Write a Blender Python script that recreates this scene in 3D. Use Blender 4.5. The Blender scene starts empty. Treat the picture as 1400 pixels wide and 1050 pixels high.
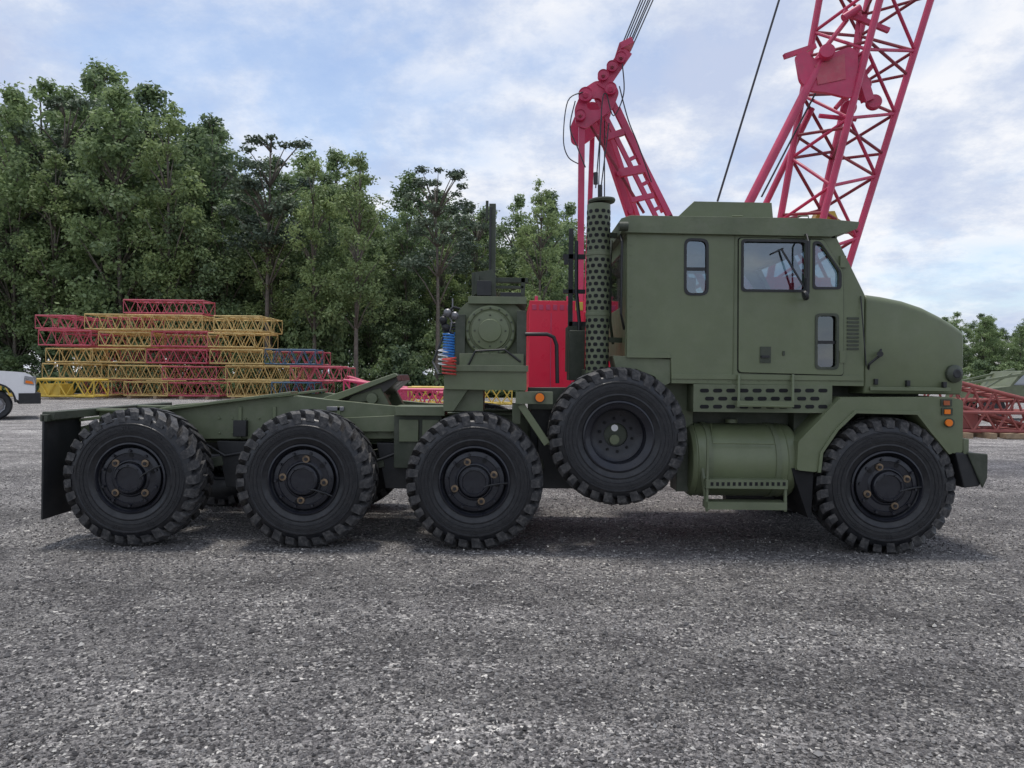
import bpy, bmesh, math, random
import numpy as np
from mathutils import Vector, Matrix
from mathutils.geometry import tessellate_polygon
RND = random.Random(7)
scene = bpy.context.scene
EYE = 1.735; STAND = 7.14; ROLL = math.radians(0.6)

def site(u, v, y):
    """survey reading (bearing u, height v) of a point on the plane y -> metres"""
    d = STAND + y
    a, b = u - 700.0, v - 525.0
    c, s = math.cos(ROLL), math.sin(ROLL)
    a, b = a * c + b * s, b * c - a * s
    return Vector((a * d / 1000.0, y, EYE + (-13 - b) * d / 1000.0))
def xz(pts, y):
    return [(site(u, v, y).x, site(u, v, y).z) for u, v in pts]

# ------------------------------------------------------------------ materials
def new_mat(name):
    m = bpy.data.materials.new(name); m.use_nodes = True
    nt = m.node_tree; nt.nodes.clear()
    out = nt.nodes.new('ShaderNodeOutputMaterial')
    return m, nt, out
def N(nt, t, **kw):
    n = nt.nodes.new(t)
    for k, v in kw.items():
        if k in n.inputs: n.inputs[k].default_value = v
        else: setattr(n, k, v)
    return n
def ramp(nt, fac, stops):
    r = nt.nodes.new('ShaderNodeValToRGB')
    el = r.color_ramp.elements
    el[0].position, el[0].color = stops[0][0], (*stops[0][1], 1)
    el[1].position, el[1].color = stops[-1][0], (*stops[-1][1], 1)
    for p, c in stops[1:-1]:
        e = el.new(p); e.color = (*c, 1)
    nt.links.new(fac, r.inputs[0])
    return r
def g3(x): return (x, x, x)
def paint(name, col, rough=.5, metal=0., var=.18, scale=1.6, dust=0., dustcol=(.22, .2, .17), bump=.05, bscale=35, rvar=.1):
    m, nt, out = new_mat(name); L = nt.links.new
    p = N(nt, 'ShaderNodeBsdfPrincipled'); p.inputs['Metallic'].default_value = metal
    tc = N(nt, 'ShaderNodeTexCoord')
    n1 = N(nt, 'ShaderNodeTexNoise', Scale=scale, Detail=8., Roughness=.65)
    L(tc.outputs['Object'], n1.inputs['Vector'])
    lo = tuple(c * (1 - var) for c in col); hi = tuple(c * (1 + var) for c in col)
    r = ramp(nt, n1.outputs[0], [(.32, lo), (.68, hi)])
    colout = r.outputs[0]
    if dust > 0:
        n2 = N(nt, 'ShaderNodeTexNoise', Scale=scale * 5, Detail=10., Roughness=.75)
        L(tc.outputs['Object'], n2.inputs['Vector'])
        mr = N(nt, 'ShaderNodeMapRange'); L(n2.outputs[0], mr.inputs[0])
        mr.inputs[1].default_value = .45; mr.inputs[2].default_value = .8; mr.inputs[4].default_value = dust
        mx = N(nt, 'ShaderNodeMix', data_type='RGBA'); L(mr.outputs[0], mx.inputs[0]); L(colout, mx.inputs[6]); mx.inputs[7].default_value = (*dustcol, 1)
        colout = mx.outputs[2]
    L(colout, p.inputs['Base Color'])
    n3 = N(nt, 'ShaderNodeTexNoise', Scale=scale * 3, Detail=6.)
    L(tc.outputs['Object'], n3.inputs['Vector'])
    mr = N(nt, 'ShaderNodeMapRange'); L(n3.outputs[0], mr.inputs[0]); mr.inputs[1].default_value = .3; mr.inputs[2].default_value = .7
    mr.inputs[3].default_value = rough - rvar; mr.inputs[4].default_value = min(1, rough + rvar); L(mr.outputs[0], p.inputs['Roughness'])
    if bump:
        nb = N(nt, 'ShaderNodeTexNoise', Scale=bscale, Detail=4.); L(tc.outputs['Object'], nb.inputs['Vector'])
        b = N(nt, 'ShaderNodeBump', Strength=bump, Distance=.02); L(nb.outputs[0], b.inputs['Height']); L(b.outputs[0], p.inputs['Normal'])
    L(p.outputs[0], out.inputs[0])
    return m
def glass(name, tint, mixf=.12):
    m, nt, out = new_mat(name); L = nt.links.new
    t = N(nt, 'ShaderNodeBsdfTransparent'); t.inputs[0].default_value = (*tint, 1)
    g = N(nt, 'ShaderNodeBsdfGlossy'); g.inputs['Roughness'].default_value = .03; g.inputs[0].default_value = (.9, .95, 1, 1)
    lw = N(nt, 'ShaderNodeLayerWeight'); lw.inputs[0].default_value = .35
    mr = N(nt, 'ShaderNodeMapRange'); L(lw.outputs[0], mr.inputs[0]); mr.inputs[3].default_value = mixf; mr.inputs[4].default_value = .9
    s = N(nt, 'ShaderNodeMixShader'); L(mr.outputs[0], s.inputs[0]); L(t.outputs[0], s.inputs[1]); L(g.outputs[0], s.inputs[2])
    L(s.outputs[0], out.inputs[0]); return m

GREEN = paint('olive_paint', (.138, .163, .088), .40, dust=.22, var=.13, dustcol=(.22, .22, .17), bump=.06, bscale=9)
GREEN2 = paint('olive_paint_dusty', (.122, .144, .082), .52, dust=.35, var=.22, dustcol=(.23, .22, .17))
DGREEN = paint('dark_olive', (.042, .052, .033), .55, dust=.25, var=.25)
BLACK = paint('black_paint', (.014, .015, .017), .45, dust=.08, var=.2)
SLOT = paint('slot_black', (.005, .005, .006), .8, bump=0)
RUBBER = paint('tire_rubber', (.009, .010, .013), .38, dust=.5, dustcol=(.055, .053, .054), scale=3, bump=.12, bscale=60)
TREAD = paint('tire_tread_rubber', (.026, .026, .028), .6, dust=.9, dustcol=(.17, .16, .15), scale=4, bump=.25, bscale=40)
RIM = paint('wheel_rim', (.013, .014, .02), .34, dust=.25, dustcol=(.05, .05, .055), scale=4)
TAN = paint('worn_tan', (.2, .14, .085), .7, var=.7, scale=14)
STEEL = paint('bare_steel', (.22, .22, .23), .4, metal=.8, dust=.3)
GREASE = paint('greasy_steel', (.04, .038, .035), .35, dust=.3, var=.4)
RED = paint('crane_red_paint', (.53, .045, .12), .42, dust=.3, var=.18, dustcol=(.34, .14, .16))
DRED = paint('crane_red_shaded', (.26, .03, .05), .6, dust=.4, var=.3, dustcol=(.14, .08, .06))  # darker red that paints shade onto the boom's back-face lacing
REDBODY = paint('crane_body_red', (.70, .014, .05), .35, dust=.06, var=.06, dustcol=(.4, .05, .05))
YELLOW = paint('yellow_paint', (.6, .42, .06), .5, dust=.3, var=.2, dustcol=(.3, .18, .08))
SYEL = paint('faded_yellow_paint', (.58, .42, .16), .6, dust=.5, var=.25, dustcol=(.34, .2, .12))
BLUE = paint('blue_paint', (.05, .12, .2), .5, dust=.3)
PINK = paint('faded_red_paint', (.5, .08, .12), .55, dust=.45, dustcol=(.4, .24, .21))
RUST = paint('rusty_red', (.32, .09, .08), .7, dust=.5, dustcol=(.22, .14, .11))
WHITE = paint('white_paint', (.8, .8, .8), .25, var=.02, bump=0)
CHROME = paint('grille_grey', (.3, .3, .31), .3, metal=.6)
AMBER = paint('amber_lens', (.85, .2, .01), .25, var=.05, bump=0)
AMBERD = paint('dull_amber_lens', (.4, .1, .03), .3, bump=0)
REDHOSE = paint('red_hose', (.5, .05, .04), .5)
BLUEHOSE = paint('blue_hose', (.04, .2, .55), .4)
WOOD = paint('timber', (.3, .22, .14), .85, var=.3, scale=6)
CABLE = paint('steel_cable', (.05, .05, .055), .5, metal=.3)
SEAT = paint('seat_fabric', (.03, .035, .03), .9)
INTER = paint('cab_interior', (.07, .085, .065), .8)
GLASS = glass('window_glass', (.56, .64, .67), .12)
LGLASS = glass('lower_window_glass', (.12, .14, .15), .10)
DGLASS = glass('tinted_glass', (.12, .15, .17), .25)
BARK = paint('bark', (.14, .12, .10), .9, var=.35, scale=4, bump=.5, bscale=12)

# ------------------------------------------------------------------ mesh builder
class MB:
    def __init__(s): s.v = []; s.f = []; s.m = []; s.mats = []
    def mi(s, m):
        if m not in s.mats: s.mats.append(m)
        return s.mats.index(m)
    def add(s, vs, fs, m):
        o = len(s.v); s.v += [tuple(p) for p in vs]; k = s.mi(m)
        for f in fs: s.f.append(tuple(i + o for i in f)); s.m.append(k)
    def box(s, a, b, m):
        x0, y0, z0 = [min(a[i], b[i]) for i in range(3)]; x1, y1, z1 = [max(a[i], b[i]) for i in range(3)]
        vs = [(x0,y0,z0),(x1,y0,z0),(x1,y1,z0),(x0,y1,z0),(x0,y0,z1),(x1,y0,z1),(x1,y1,z1),(x0,y1,z1)]
        s.add(vs, [(0,3,2,1),(4,5,6,7),(0,1,5,4),(1,2,6,5),(2,3,7,6),(3,0,4,7)], m)
    def sbox(s, u0, v0, u1, v1, y0, y1, m):
        a = site(u0, v1, y0); b = site(u1, v0, y0)
        s.box((a.x, y0, a.z), (b.x, y1, b.z), m)
    def beam(s, p0, p1, w, h, m, up=(0, 0, 1)):
        p0, p1 = Vector(p0), Vector(p1); d = (p1 - p0).normalized(); u = Vector(up)
        if abs(d.dot(u)) > .98: u = Vector((0, 1, 0))
        r = d.cross(u).normalized(); t = r.cross(d).normalized()
        vs = []
        for p in (p0, p1):
            for a, b in ((-1,-1),(1,-1),(1,1),(-1,1)): vs.append(p + r*a*w/2 + t*b*h/2)
        s.add(vs, [(0,1,2,3),(7,6,5,4),(0,4,5,1),(1,5,6,2),(2,6,7,3),(3,7,4,0)], m)
    def tube(s, p0, p1, r, m, seg=8, r2=None):
        p0, p1 = Vector(p0), Vector(p1); r2 = r if r2 is None else r2
        d = (p1 - p0).normalized(); a = d.orthogonal().normalized(); b = d.cross(a)
        vs = []
        for p, q in ((p0, r), (p1, r2)):
            for i in range(seg):
                t = 2*math.pi*i/seg; vs.append(p + (a*math.cos(t) + b*math.sin(t))*q)
        fs = [(i, (i+1) % seg, (i+1) % seg + seg, i+seg) for i in range(seg)]
        fs += [tuple(range(seg-1, -1, -1)), tuple(range(seg, 2*seg))]
        s.add(vs, fs, m)
    def path(s, pts, r, m, seg=8):
        pts = [Vector(p) for p in pts]; n = len(pts)
        rr = r if isinstance(r, (list, tuple)) else [r]*n
        a = None; vs = []
        for i, p in enumerate(pts):
            d = ((pts[min(i+1, n-1)] - pts[max(i-1, 0)])).normalized()
            if a is None: a = d.orthogonal().normalized()
            a = (a - d*a.dot(d)).normalized(); b = d.cross(a)
            for k in range(seg):
                t = 2*math.pi*k/seg; vs.append(p + (a*math.cos(t) + b*math.sin(t))*rr[i])
        fs = []
        for i in range(n-1):
            for k in range(seg): fs.append((i*seg+k, i*seg+(k+1) % seg, (i+1)*seg+(k+1) % seg, (i+1)*seg+k))
        fs += [tuple(range(seg-1, -1, -1)), tuple(range((n-1)*seg, n*seg))]
        s.add(vs, fs, m)
    def lathe(s, prof, c, axis, m, seg=48):
        c = Vector(c); d = Vector(axis).normalized(); a = d.orthogonal().normalized(); b = d.cross(a)
        vs = []; n = len(prof)
        for r, h in prof:
            for k in range(seg):
                t = 2*math.pi*k/seg; vs.append(c + d*h + (a*math.cos(t) + b*math.sin(t))*max(r, 1e-4))
        fs = []
        for i in range(n-1):
            for k in range(seg): fs.append((i*seg+k, (i+1)*seg+k, (i+1)*seg+(k+1) % seg, i*seg+(k+1) % seg))
        s.add(vs, fs, m)
    def prism(s, pts, y0, y1, m, holes=()):
        loops = [list(pts)] + [list(h) for h in holes]
        tri = tessellate_polygon([[Vector((x, z, 0)) for x, z in l] for l in loops])
        flat = [p for l in loops for p in l]; n = len(flat)
        vs = [(x, y0, z) for x, z in flat] + [(x, y1, z) for x, z in flat]
        fs = [tuple(t) for t in tri] + [tuple(i + n for i in reversed(t)) for t in tri]
        o = 0
        for l in loops:
            k = len(l)
            for i in range(k): fs.append((o+i, o+(i+1) % k, o+(i+1) % k+n, o+i+n))
            o += k
        s.add(vs, fs, m)
    def sprism(s, uv, y0, y1, m, holes=()):
        s.prism(xz(uv, y0), y0, y1, m, [xz(h, y0) for h in holes])
    def build(s, name, parent=None, bevel=0, seg=2, sharp=35, recalc=True):
        me = bpy.data.meshes.new(name); me.from_pydata(s.v, [], s.f)
        for m in s.mats: me.materials.append(m)
        me.polygons.foreach_set('material_index', s.m)
        if recalc:
            bm = bmesh.new(); bm.from_mesh(me); bmesh.ops.recalc_face_normals(bm, faces=bm.faces); bm.to_mesh(me); bm.free()
        me.polygons.foreach_set('use_smooth', [True]*len(me.polygons))
        me.set_sharp_from_angle(angle=math.radians(sharp))
        me.update()
        ob = bpy.data.objects.new(name, me); scene.collection.objects.link(ob)
        if parent: ob.parent = parent
        if bevel:
            b = ob.modifiers.new('bevel', 'BEVEL'); b.width = bevel; b.segments = seg; b.limit_method = 'ANGLE'; b.angle_limit = math.radians(40)
            b.harden_normals = False
        return ob
def empty(name, loc=(0, 0, 0)):
    e = bpy.data.objects.new(name, None); e.location = loc; scene.collection.objects.link(e); return e
def rrect(u0, v0, u1, v1, r, n=5):
    out = []
    for cx, cy, a0 in ((u1-r, v0+r, -90), (u1-r, v1-r, 0), (u0+r, v1-r, 90), (u0+r, v0+r, 180)):
        for i in range(n+1):
            a = math.radians(a0 + 90*i/n); out.append((cx + r*math.cos(a), cy + r*math.sin(a)))
    return out
def rpoly(pts, r, n=4):
    out = []; k = len(pts)
    for i in range(k):
        p = Vector(pts[i]); a = Vector(pts[i-1]); b = Vector(pts[(i+1) % k])
        da = (a-p); db = (b-p); ra = min(r, da.length*.45); rb = min(r, db.length*.45)
        s0 = p + da.normalized()*ra; s1 = p + db.normalized()*rb
        for j in range(n+1):
            t = j/n; q = s0*(1-t)**2 + p*2*t*(1-t) + s1*t*t; out.append((q.x, q.y))
    return out
def grow(pts, d):
    cx = sum(p[0] for p in pts)/len(pts); cy = sum(p[1] for p in pts)/len(pts)
    w = max(p[0] for p in pts) - min(p[0] for p in pts); h = max(p[1] for p in pts) - min(p[1] for p in pts)
    return [(cx + (x-cx)*(1 + 2*d/w), cy + (y-cy)*(1 + 2*d/h)) for x, y in pts]

# ------------------------------------------------------------------ wheels
def tire(mb, seg=96):
    prof = [(.30,.07),(.325,.035),(.36,.02),(.40,.010),(.405,.005),(.415,.005),(.42,.008),(.47,.0),(.52,.002),(.525,-.004),(.537,-.004),(.542,.004),(.575,.016),(.595,.03),(.605,.05),(.61,.08),
            (.61,.35),(.60,.40),(.52,.427),(.45,.43),(.38,.418),(.30,.37)]
    mb.lathe([(r, y) for r, y in prof], (0,0,0), (0,1,0), RUBBER, seg)
    n = 29; pitch = 2*math.pi/n
    for side in (0, 1):
        for i in range(n):
            th = i*pitch + side*pitch/2
            loop = [(.555,.004),(.650,.016),(.678,.048),(.685,.200),(.60,.200),(.60,.06)]
            if i % 2: loop = [(.578,.010),(.650,.022),(.678,.052),(.685,.170),(.60,.170),(.60,.06)]
            vs = []
            for sgn in (-1, 1):
                for j, (r, y) in enumerate(loop):
                    hw = pitch*(.30 if j in (0,1,2) else .26)
                    t = th + sgn*hw + (y-.03)*1.1
                    yy = y if side == 0 else .43 - y
                    vs.append((r*math.cos(t), yy, r*math.sin(t)))
            fs = [(0,1,2,5),(5,2,3,4),(11,8,7,6),(10,9,8,11)] + [(j, j+6, (j+1) % 6+6, (j+1) % 6) for j in range(6)]
            mb.add(vs, fs, TREAD)
    for r in (.455, .49):
        mb.lathe([(r-.004, .003), (r-.002, -.003), (r+.002, -.003), (r+.004, .003)], (0,0,0), (0,1,0), RUBBER, seg)
    for k in range(9):
        t = k*.7+.2
        for dt in (0, .05, .1):
            c0 = Vector((.475*math.cos(t+dt), -.001, .475*math.sin(t+dt))); c1 = Vector((.51*math.cos(t+dt), -.001, .51*math.sin(t+dt)))
            mb.beam(c0, c1, .008, .006, RUBBER, up=(0,1,0))
def wheel_mesh():
    mb = MB(); tire(mb)
    mb.lathe([(.30,.09),(.315,.05),(.345,.03),(.35,.012),(.335,.004),(.325,.02),(.318,.06),(.30,.07),(.295,.035),(.285,.028),(.25,.024),(.245,.034),(.19,.036),(.175,.02),(.165,.018),(.155,.04),
              (.15,.04),(.148,-.015),(.138,-.026),(.118,-.028),(.112,-.014),(.0,-.014)], (0,0,0), (0,1,0), RIM, 64)
    for k in range(10):
        t = 2*math.pi*(k+.5)/10
        c = Vector((.27*math.cos(t), .0, .27*math.sin(t)))
        mb.tube(c + Vector((0,.03,0)), c + Vector((0,-.002,0)), .014, RIM, 6)
    for k in range(4):
        t = math.pi/4 + k*math.pi/2
        c = Vector((.205*math.cos(t), .0, .205*math.sin(t)))
        mb.tube(c + Vector((0,.04,0)), c + Vector((0,.018,0)), .036, TAN, 12)
        mb.tube(c + Vector((0,.04,0)), c + Vector((0,.004,0)), .017, RIM, 8)
    for k in range(8):
        t = 2*math.pi*k/8
        c = Vector((.128*math.cos(t), 0, .128*math.sin(t))); mb.tube(c, c + Vector((0,-.036,0)), .008, RIM, 6)
    for k in range(5):
        t = 2*math.pi*k/5 + .3
        c = Vector((.225*math.cos(t), 0, .225*math.sin(t))); mb.tube(c + Vector((0,.04,0)), c + Vector((0,.03,0)), .022, SLOT, 10)
    mb.lathe([(.36,.2),(.3,.1),(.28,.28),(.33,.4)], (0,0,0), (0,1,0), RIM, 48)
    mb.path([(.11,-.02,.0),(.15,-.03,.04),(.24,-.01,.1),(.31,.02,.13)], .008, BLACK, 6)
    return mb

truck = empty('military_truck_tractor')
Y0 = 0.0; YF = 2.6
wm = wheel_mesh().build('wheel', truck)
wxs = [(-3.735, .68), (-2.04, .68), (-.36, .68), (3.70, .672)]
wm.location = (wxs[0][0], 0, wxs[0][1])
for i, (x, z) in enumerate(wxs):
    for far in (0, 1):
        if i == 0 and not far: continue
        o = bpy.data.objects.new('wheel', wm.data); scene.collection.objects.link(o); o.parent = truck
        o.location = (x, YF if far else Y0, z)
        o.rotation_euler = (0, RND.uniform(0, 6), math.pi if far else 0)
        if i == 3 and not far: o.rotation_euler = (0, .4, math.radians(-2)); o.location.y = .02
        if i == 1 and not far: o.location.y = .01
# spare
mb = MB(); tire(mb)
mb.lathe([(.30,.09),(.315,.05),(.345,.03),(.35,.012),(.335,.004),(.32,.02),(.30,.03),(.275,.05),(.268,.1),(.265,.19),(.235,.215),(.19,.225),(.12,.23),(.115,.25)], (0,0,0), (0,1,0), RIM, 64)
for k in range(10):
    t = 2*math.pi*k/10; c = Vector((.165*math.cos(t), .21, .165*math.sin(t))); mb.tube(c, c+Vector((0,.015,0)), .014, SLOT, 10)
mb.tube((0,.27,0), (0,.29,0), .13, DGREEN, 24); mb.tube((-.02,.268,.065), (-.02,.262,.065), .035, WHITE, 12)  # white disc paints the light showing through the hub hole
mb.tube((.0,.268,-.05), (.0,.235,-.05), .05, GREEN, 14)
sp = mb.build('spare_wheel', truck); p = site(846, 597, 0.0); sp.location = (p.x, -.02, p.z); sp.rotation_euler = (0, .2, 0)

# ------------------------------------------------------------------ cab
CY = .12; CF = 2.46
cab_uv = [(857,312),(1138,318),(1181,404),(1181,528),(918,524),(917,489),(857,487)]
w_rear = rpoly([(937,328),(966,329),(966,402),(937,402)], 9)
w_door = rpoly([(1014,330),(1100,331),(1100,398),(1014,397)], 5)
w_vent = rpoly([(1111,333),(1120,333),(1146,372),(1146,394),(1111,394)], 5)
w_low = rpoly([(1115,431),(1143,431),(1143,503),(1115,503)], 6)
holes = [w_rear, w_door, w_vent, w_low]
mb = MB()
P = xz(cab_uv, CY); H = [xz(h, CY) for h in holes]
mb.prism(P, CY, CY+.04, GREEN, H)
mb.prism(P, CF-.04, CF, GREEN, H[:3])
door = xz(rpoly([(1009,326),(1124,328),(1151,372),(1152,513),(1009,509)], 5), CY)
mb.prism(door, CY-.018, CY-.0005, GREEN, H[1:]); mb.prism(door, CF+.0005, CF+.018, GREEN, H[1:3])
x0 = P[0][0]; zt = P[0][1]; zb = P[6][1]; xf = P[2][0]; zf = P[2][1]; xr = P[1][0]; zfl = P[3][1]
def wall_x(x, th, z0, z1, ya, yb, wy0, wy1, wz0, wz1, m):
    mb.box((x, ya, z0), (x+th, wy0, z1), m); mb.box((x, wy1, z0), (x+th, yb, z1), m)
    mb.box((x, wy0, z0), (x+th, wy1, wz0), m); mb.box((x, wy0, wz1), (x+th, wy1, z1), m)
wall_x(x0+.002, .04, zb, zt, CY+.041, CF-.041, .5, 2.1, zt-.75, zt-.18, GREEN)
mb.box((x0+.02, .5, zt-.75), (x0+.026, 2.1, zt-.18), GLASS)
xs = P[4][0]
mb.box((x0+.05, CY+.05, zb), (xs, CF-.05, zb+.03), INTER); mb.box((xs, CY+.05, zfl+.01), (xf-.02, CF-.05, zfl+.04), INTER)
mb.box((xs-.03, CY+.05, zfl+.04), (xs, CF-.05, zb), INTER)
mb.box((xf-.05, CY+.041, zfl+.01), (xf-.002, CF-.041, zf-.02), GREEN)
for y in (CY+.07, (CY+CF)/2, CF-.07): mb.beam((xr, y, P[1][1]), (xf, y, zf), .06, .05, GREEN, up=(0,0,1))
mb.beam((xr+.01, CY, P[1][1]-.03), (xr+.01, CF, P[1][1]-.03), .06, .06, GREEN)
mb.beam((xf-.02, CY+.05, zf), (xf-.02, CF-.05, zf), .06, .06, GREEN)
a = [(xr, CY+.05, P[1][1]), (xr, CF-.05, P[1][1]), (xf, CF-.05, zf), (xf, CY+.05, zf)]
mb.add(a, [(0,1,2,3)], GLASS)
mb.sbox(1002, 320, 1005, 524, CY-.009, CY-.001, GREEN)
mb.sbox(857, 483, 917, 489, CY-.012, CY-.001, GREEN)
mb.sbox(918, 514, 1181, 518, CY-.014, CY-.001, GREEN)
roof = xz([(849,299),(862,295),(1120,299),(1174,304),(1171,313),(1143,322),(1136,324),(849,318)], CY-.05)
mb.prism(roof, CY-.05, CF+.05, GREEN2)
ac = xz([(926,297),(948,276),(1054,278),(1056,299)], .45)
mb.prism([(x, z) for x, z in ac], .45, 2.1, GREEN)
cab = mb.build('cab', truck, bevel=.007)

mb = MB()   # window glass + gaskets
for i, h in enumerate(holes):
    hh = xz(h, CY)
    for y in ((CY+.015, CF-.021) if i < 3 else (CY+.015,)): mb.prism(hh, y, y+.006, LGLASS if i == 3 else GLASS)
    yy = CY-.0185 if i else CY
    mb.prism(xz(grow(h, 2.2), CY), yy-.008, yy-.0005, BLACK if i != 3 else DGREEN, [xz(grow(h, -1.2), CY)])
mb.sbox(1104, 328, 1107, 400, CY-.022, CY+.02, BLACK)
mb.sbox(938, 366, 965, 370, CY+.004, CY+.01, BLACK); mb.sbox(1116, 466, 1142, 470, CY+.004, CY+.01, BLACK)
g0 = rpoly([(1009,326),(1124,328),(1151,372),(1152,513),(1009,509)], 5)
mb.prism(xz(grow(g0, 1.1), CY), CY-.004, CY-.0008, SLOT, [xz(grow(g0, -.6), CY)])
mb.build('cab_windows', truck)

mb = MB()   # interior
for y in (.4, 1.75):
    mb.box((2.2, y, 2.0), (2.75, y+.5, 2.14), SEAT); mb.box((2.12, y, 2.1), (2.28, y+.5, 2.72), SEAT); mb.box((2.13, y+.12, 2.76), (2.25, y+.38, 2.95), SEAT)
    mb.box((2.3, y+.1, 1.75), (2.65, y+.4, 2.0), BLACK)
mb.box((3.12, CY+.08, 1.85), (3.4, CF-.08, 2.45), BLACK)
mb.lathe([(.2,.0),(.215,.015),(.23,0),(.215,-.015),(.2,0)], (2.98, .66, 2.55), (-.8,0,.55), BLACK, 24)
mb.tube((2.98,.66,2.55), (3.15,.66,2.4), .025, BLACK)
for t in range(3):
    a = t*2.1; mb.tube((2.98,.66,2.55), (2.98+.1*math.sin(a), .66+.2*math.cos(a), 2.55+.17*math.sin(a)), .012, BLACK, 6)
mb.box((1.25, .5, 1.95), (1.75, 2.1, 2.1), SEAT); mb.box((1.2, .5, 2.1), (1.3, 2.1, 2.5), SEAT)
mb.box((1.5, 1.5, 2.1), (1.9, 2.2, 2.9), INTER)
mb.build('cab_interior', truck, bevel=.03)

mb = MB()   # cab fittings
for k in range(9):
    v = 434 + k*5.2; mb.sbox(1158, v, 1174, v+2.6, CY-.01, CY-.001, DGREEN)
mb.sbox(1039, 474, 1054, 496, CY-.028, CY-.0195, DGREEN); mb.sbox(1041, 486, 1052, 489, CY-.045, CY-.030, BLACK)
mb.sbox(1070, 480, 1073, 486, CY-.028, CY-.0195, DGREEN)
for v in (350, 480): mb.sbox(1148, v, 1156, v+16, CY-.026, CY-.001, GREEN)
for u in range(870, 1000, 16): mb.tube(site(u, 322, CY-.0), site(u, 322, CY-.0)+Vector((0,-.006,0)), .006, GREEN, 6)
for u in range(926, 1176, 14): mb.tube(site(u, 521, CY), site(u, 521, CY)+Vector((0,-.006,0)), .006, GREEN, 6)
for v in range(335, 480, 14): mb.tube(site(862, v, CY), site(862, v, CY)+Vector((0,-.006,0)), .006, GREEN, 6)
q = lambda u, v, y: site(u, v, y)
mb.path([q(1098,322,CY), q(1102,321,.0), q(1104,330,-.06), q(1104,400,-.06), q(1103,408,.0), q(1100,410,CY)], .009, BLACK)
mb.sbox(1102, 380, 1106, 402, -.09, -.02, BLACK)
mb.lathe([(.0,.012),(.045,.012),(.05,0),(.045,-.02),(0,-.03)], q(1101, 404, -.06), (1,0,.3), BLACK, 20)
mb.tube(q(1067,340,CY-.02), q(1098,392,-.02), .011, BLACK)
mb.tube(q(1055,347,CY-.02), q(1070,340,CY-.02), .008, BLACK)
mb.path([q(1186,512,.2), q(1188,498,.12), q(1203,486,.1), q(1204,478,.16)], .012, BLACK)
mb.tube(q(1203,484,.1), q(1203,484,.07), .03, BLACK, 12)
mb.path([q(1176,405,CY-.01), q(1179,440,CY-.05), q(1184,500,CY-.03)], .006, BLACK)
mb.tube(q(846,310,CY-.1), q(858,310,CY-.1), .045, DGREEN, 12)
mb.path([q(846,312,CY+.2), q(850,330,CY-.03), q(849,430,CY-.03), q(853,450,CY+.1)], .012, BLACK)
mb.path([q(836,330,.7), q(834,360,.6), q(834,440,.6), q(838,470,.7)], .015, DGREEN)
for u in (1000, 1090): mb.path([q(u,300,.3), q(u,296,.3), q(u+14,296,.3), q(u+14,300,.3)], .008, GREEN)
mb.build('cab_fittings', truck)

# ------------------------------------------------------------------ hood
st = [(1183,402,.15),(1205,405,.155),(1235,411,.16),(1262,420,.17),(1286,432,.18),(1303,442,.19),(1313,449,.20),(1317,453,.21)]
mb = MB(); vs = []; nper = 0
for u, vt, yn in st:
    p = site(u, vt, yn); zb_ = site(1250, 539, yn).z; r = .07
    loop = [(yn+.02, zb_), (yn, zb_+.1), (yn, p.z-r)]
    for k in range(1, 7):
        t = math.radians(90*k/6); loop.append((yn + r - r*math.cos(t), p.z - r + r*math.sin(t)))
    cyc = (CY+CF)/2; loop.append((cyc, p.z+.03))
    full = loop + [(2*cyc - y, z) for y, z in reversed(loop[:-1])]
    nper = len(full); vs += [(p.x, y, z) for y, z in full]
ns = len(st); fs = []
for i in range(ns-1):
    for k in range(nper-1): fs.append((i*nper+k, i*nper+k+1, (i+1)*nper+k+1, (i+1)*nper+k))
    fs.append((i*nper+nper-1, i*nper, (i+1)*nper, (i+1)*nper+nper-1))
fs.append(tuple(range(nper))); fs.append(tuple(range((ns-1)*nper, ns*nper)))
mb.add(vs, fs, GREEN)
mb.build('hood', truck, bevel=.014, sharp=30)
mb = MB()
pf = site(1317, 500, .21)
mb.box((pf.x+.001, .33, site(1300,535,.3).z), (pf.x+.02, 2.25, site(1300,480,.3).z), GREEN2)
for k in range(14): mb.box((pf.x+.02, .55, 1.72+k*.035), (pf.x+.035, 2.05, 1.735+k*.035), BLACK)
c = site(1306, 511, .165); mb.lathe([(0,-.02),(.05,-.025),(.075,-.01),(.09,.0),(.09,.06)], c, (-.15,1,0), DGREEN, 28)
mb.lathe([(0,-.03),(.04,-.032),(.055,-.018)], c, (-.15,1,0), BLACK, 20)
mb.sbox(1190, 530, 1300, 534, .135, .16, GREEN)
for u, v in ((1196,526),(1240,528),(1290,530)): mb.sbox(u, v-8, u+5, v, .125, .165, BLACK)
mb.build('hood_fittings', truck, bevel=.004)

# ------------------------------------------------------------------ fenders / bumper
fen = rpoly([(1150,543),(1300,543),(1317,547),(1317,619),(1301,620),(1276,588),(1256,563),(1168,561),(1143,585),(1121,618),(1118,646),(1090,643),(1092,604)], 4, 3)
mb = MB(); F = xz(fen, .03)
top = xz([(1150,543),(1300,543),(1317,547),(1317,619),(1313,619),(1313,550),(1300,548),(1152,548),(1096,606),(1094,643),(1090,643),(1092,604)], .03)
for a, b, c in ((.03, .06, 1), (YF-.06, YF-.03, -1)):
    mb.prism(F, a, b, GREEN)
mb.prism(top, .061, .75, GREEN); mb.prism(top, YF-.75, YF-.061, GREEN)
arch = xz([(1168,561),(1256,563),(1276,588),(1301,620),(1297,621),(1272,591),(1253,567),(1170,565),(1146,588),(1125,619),(1122,646),(1118,646),(1121,618),(1143,585)], .03)
mb.prism(arch, .01, .3, GREEN)
mb.build('fenders', truck, bevel=.008)
mb = MB()
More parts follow.
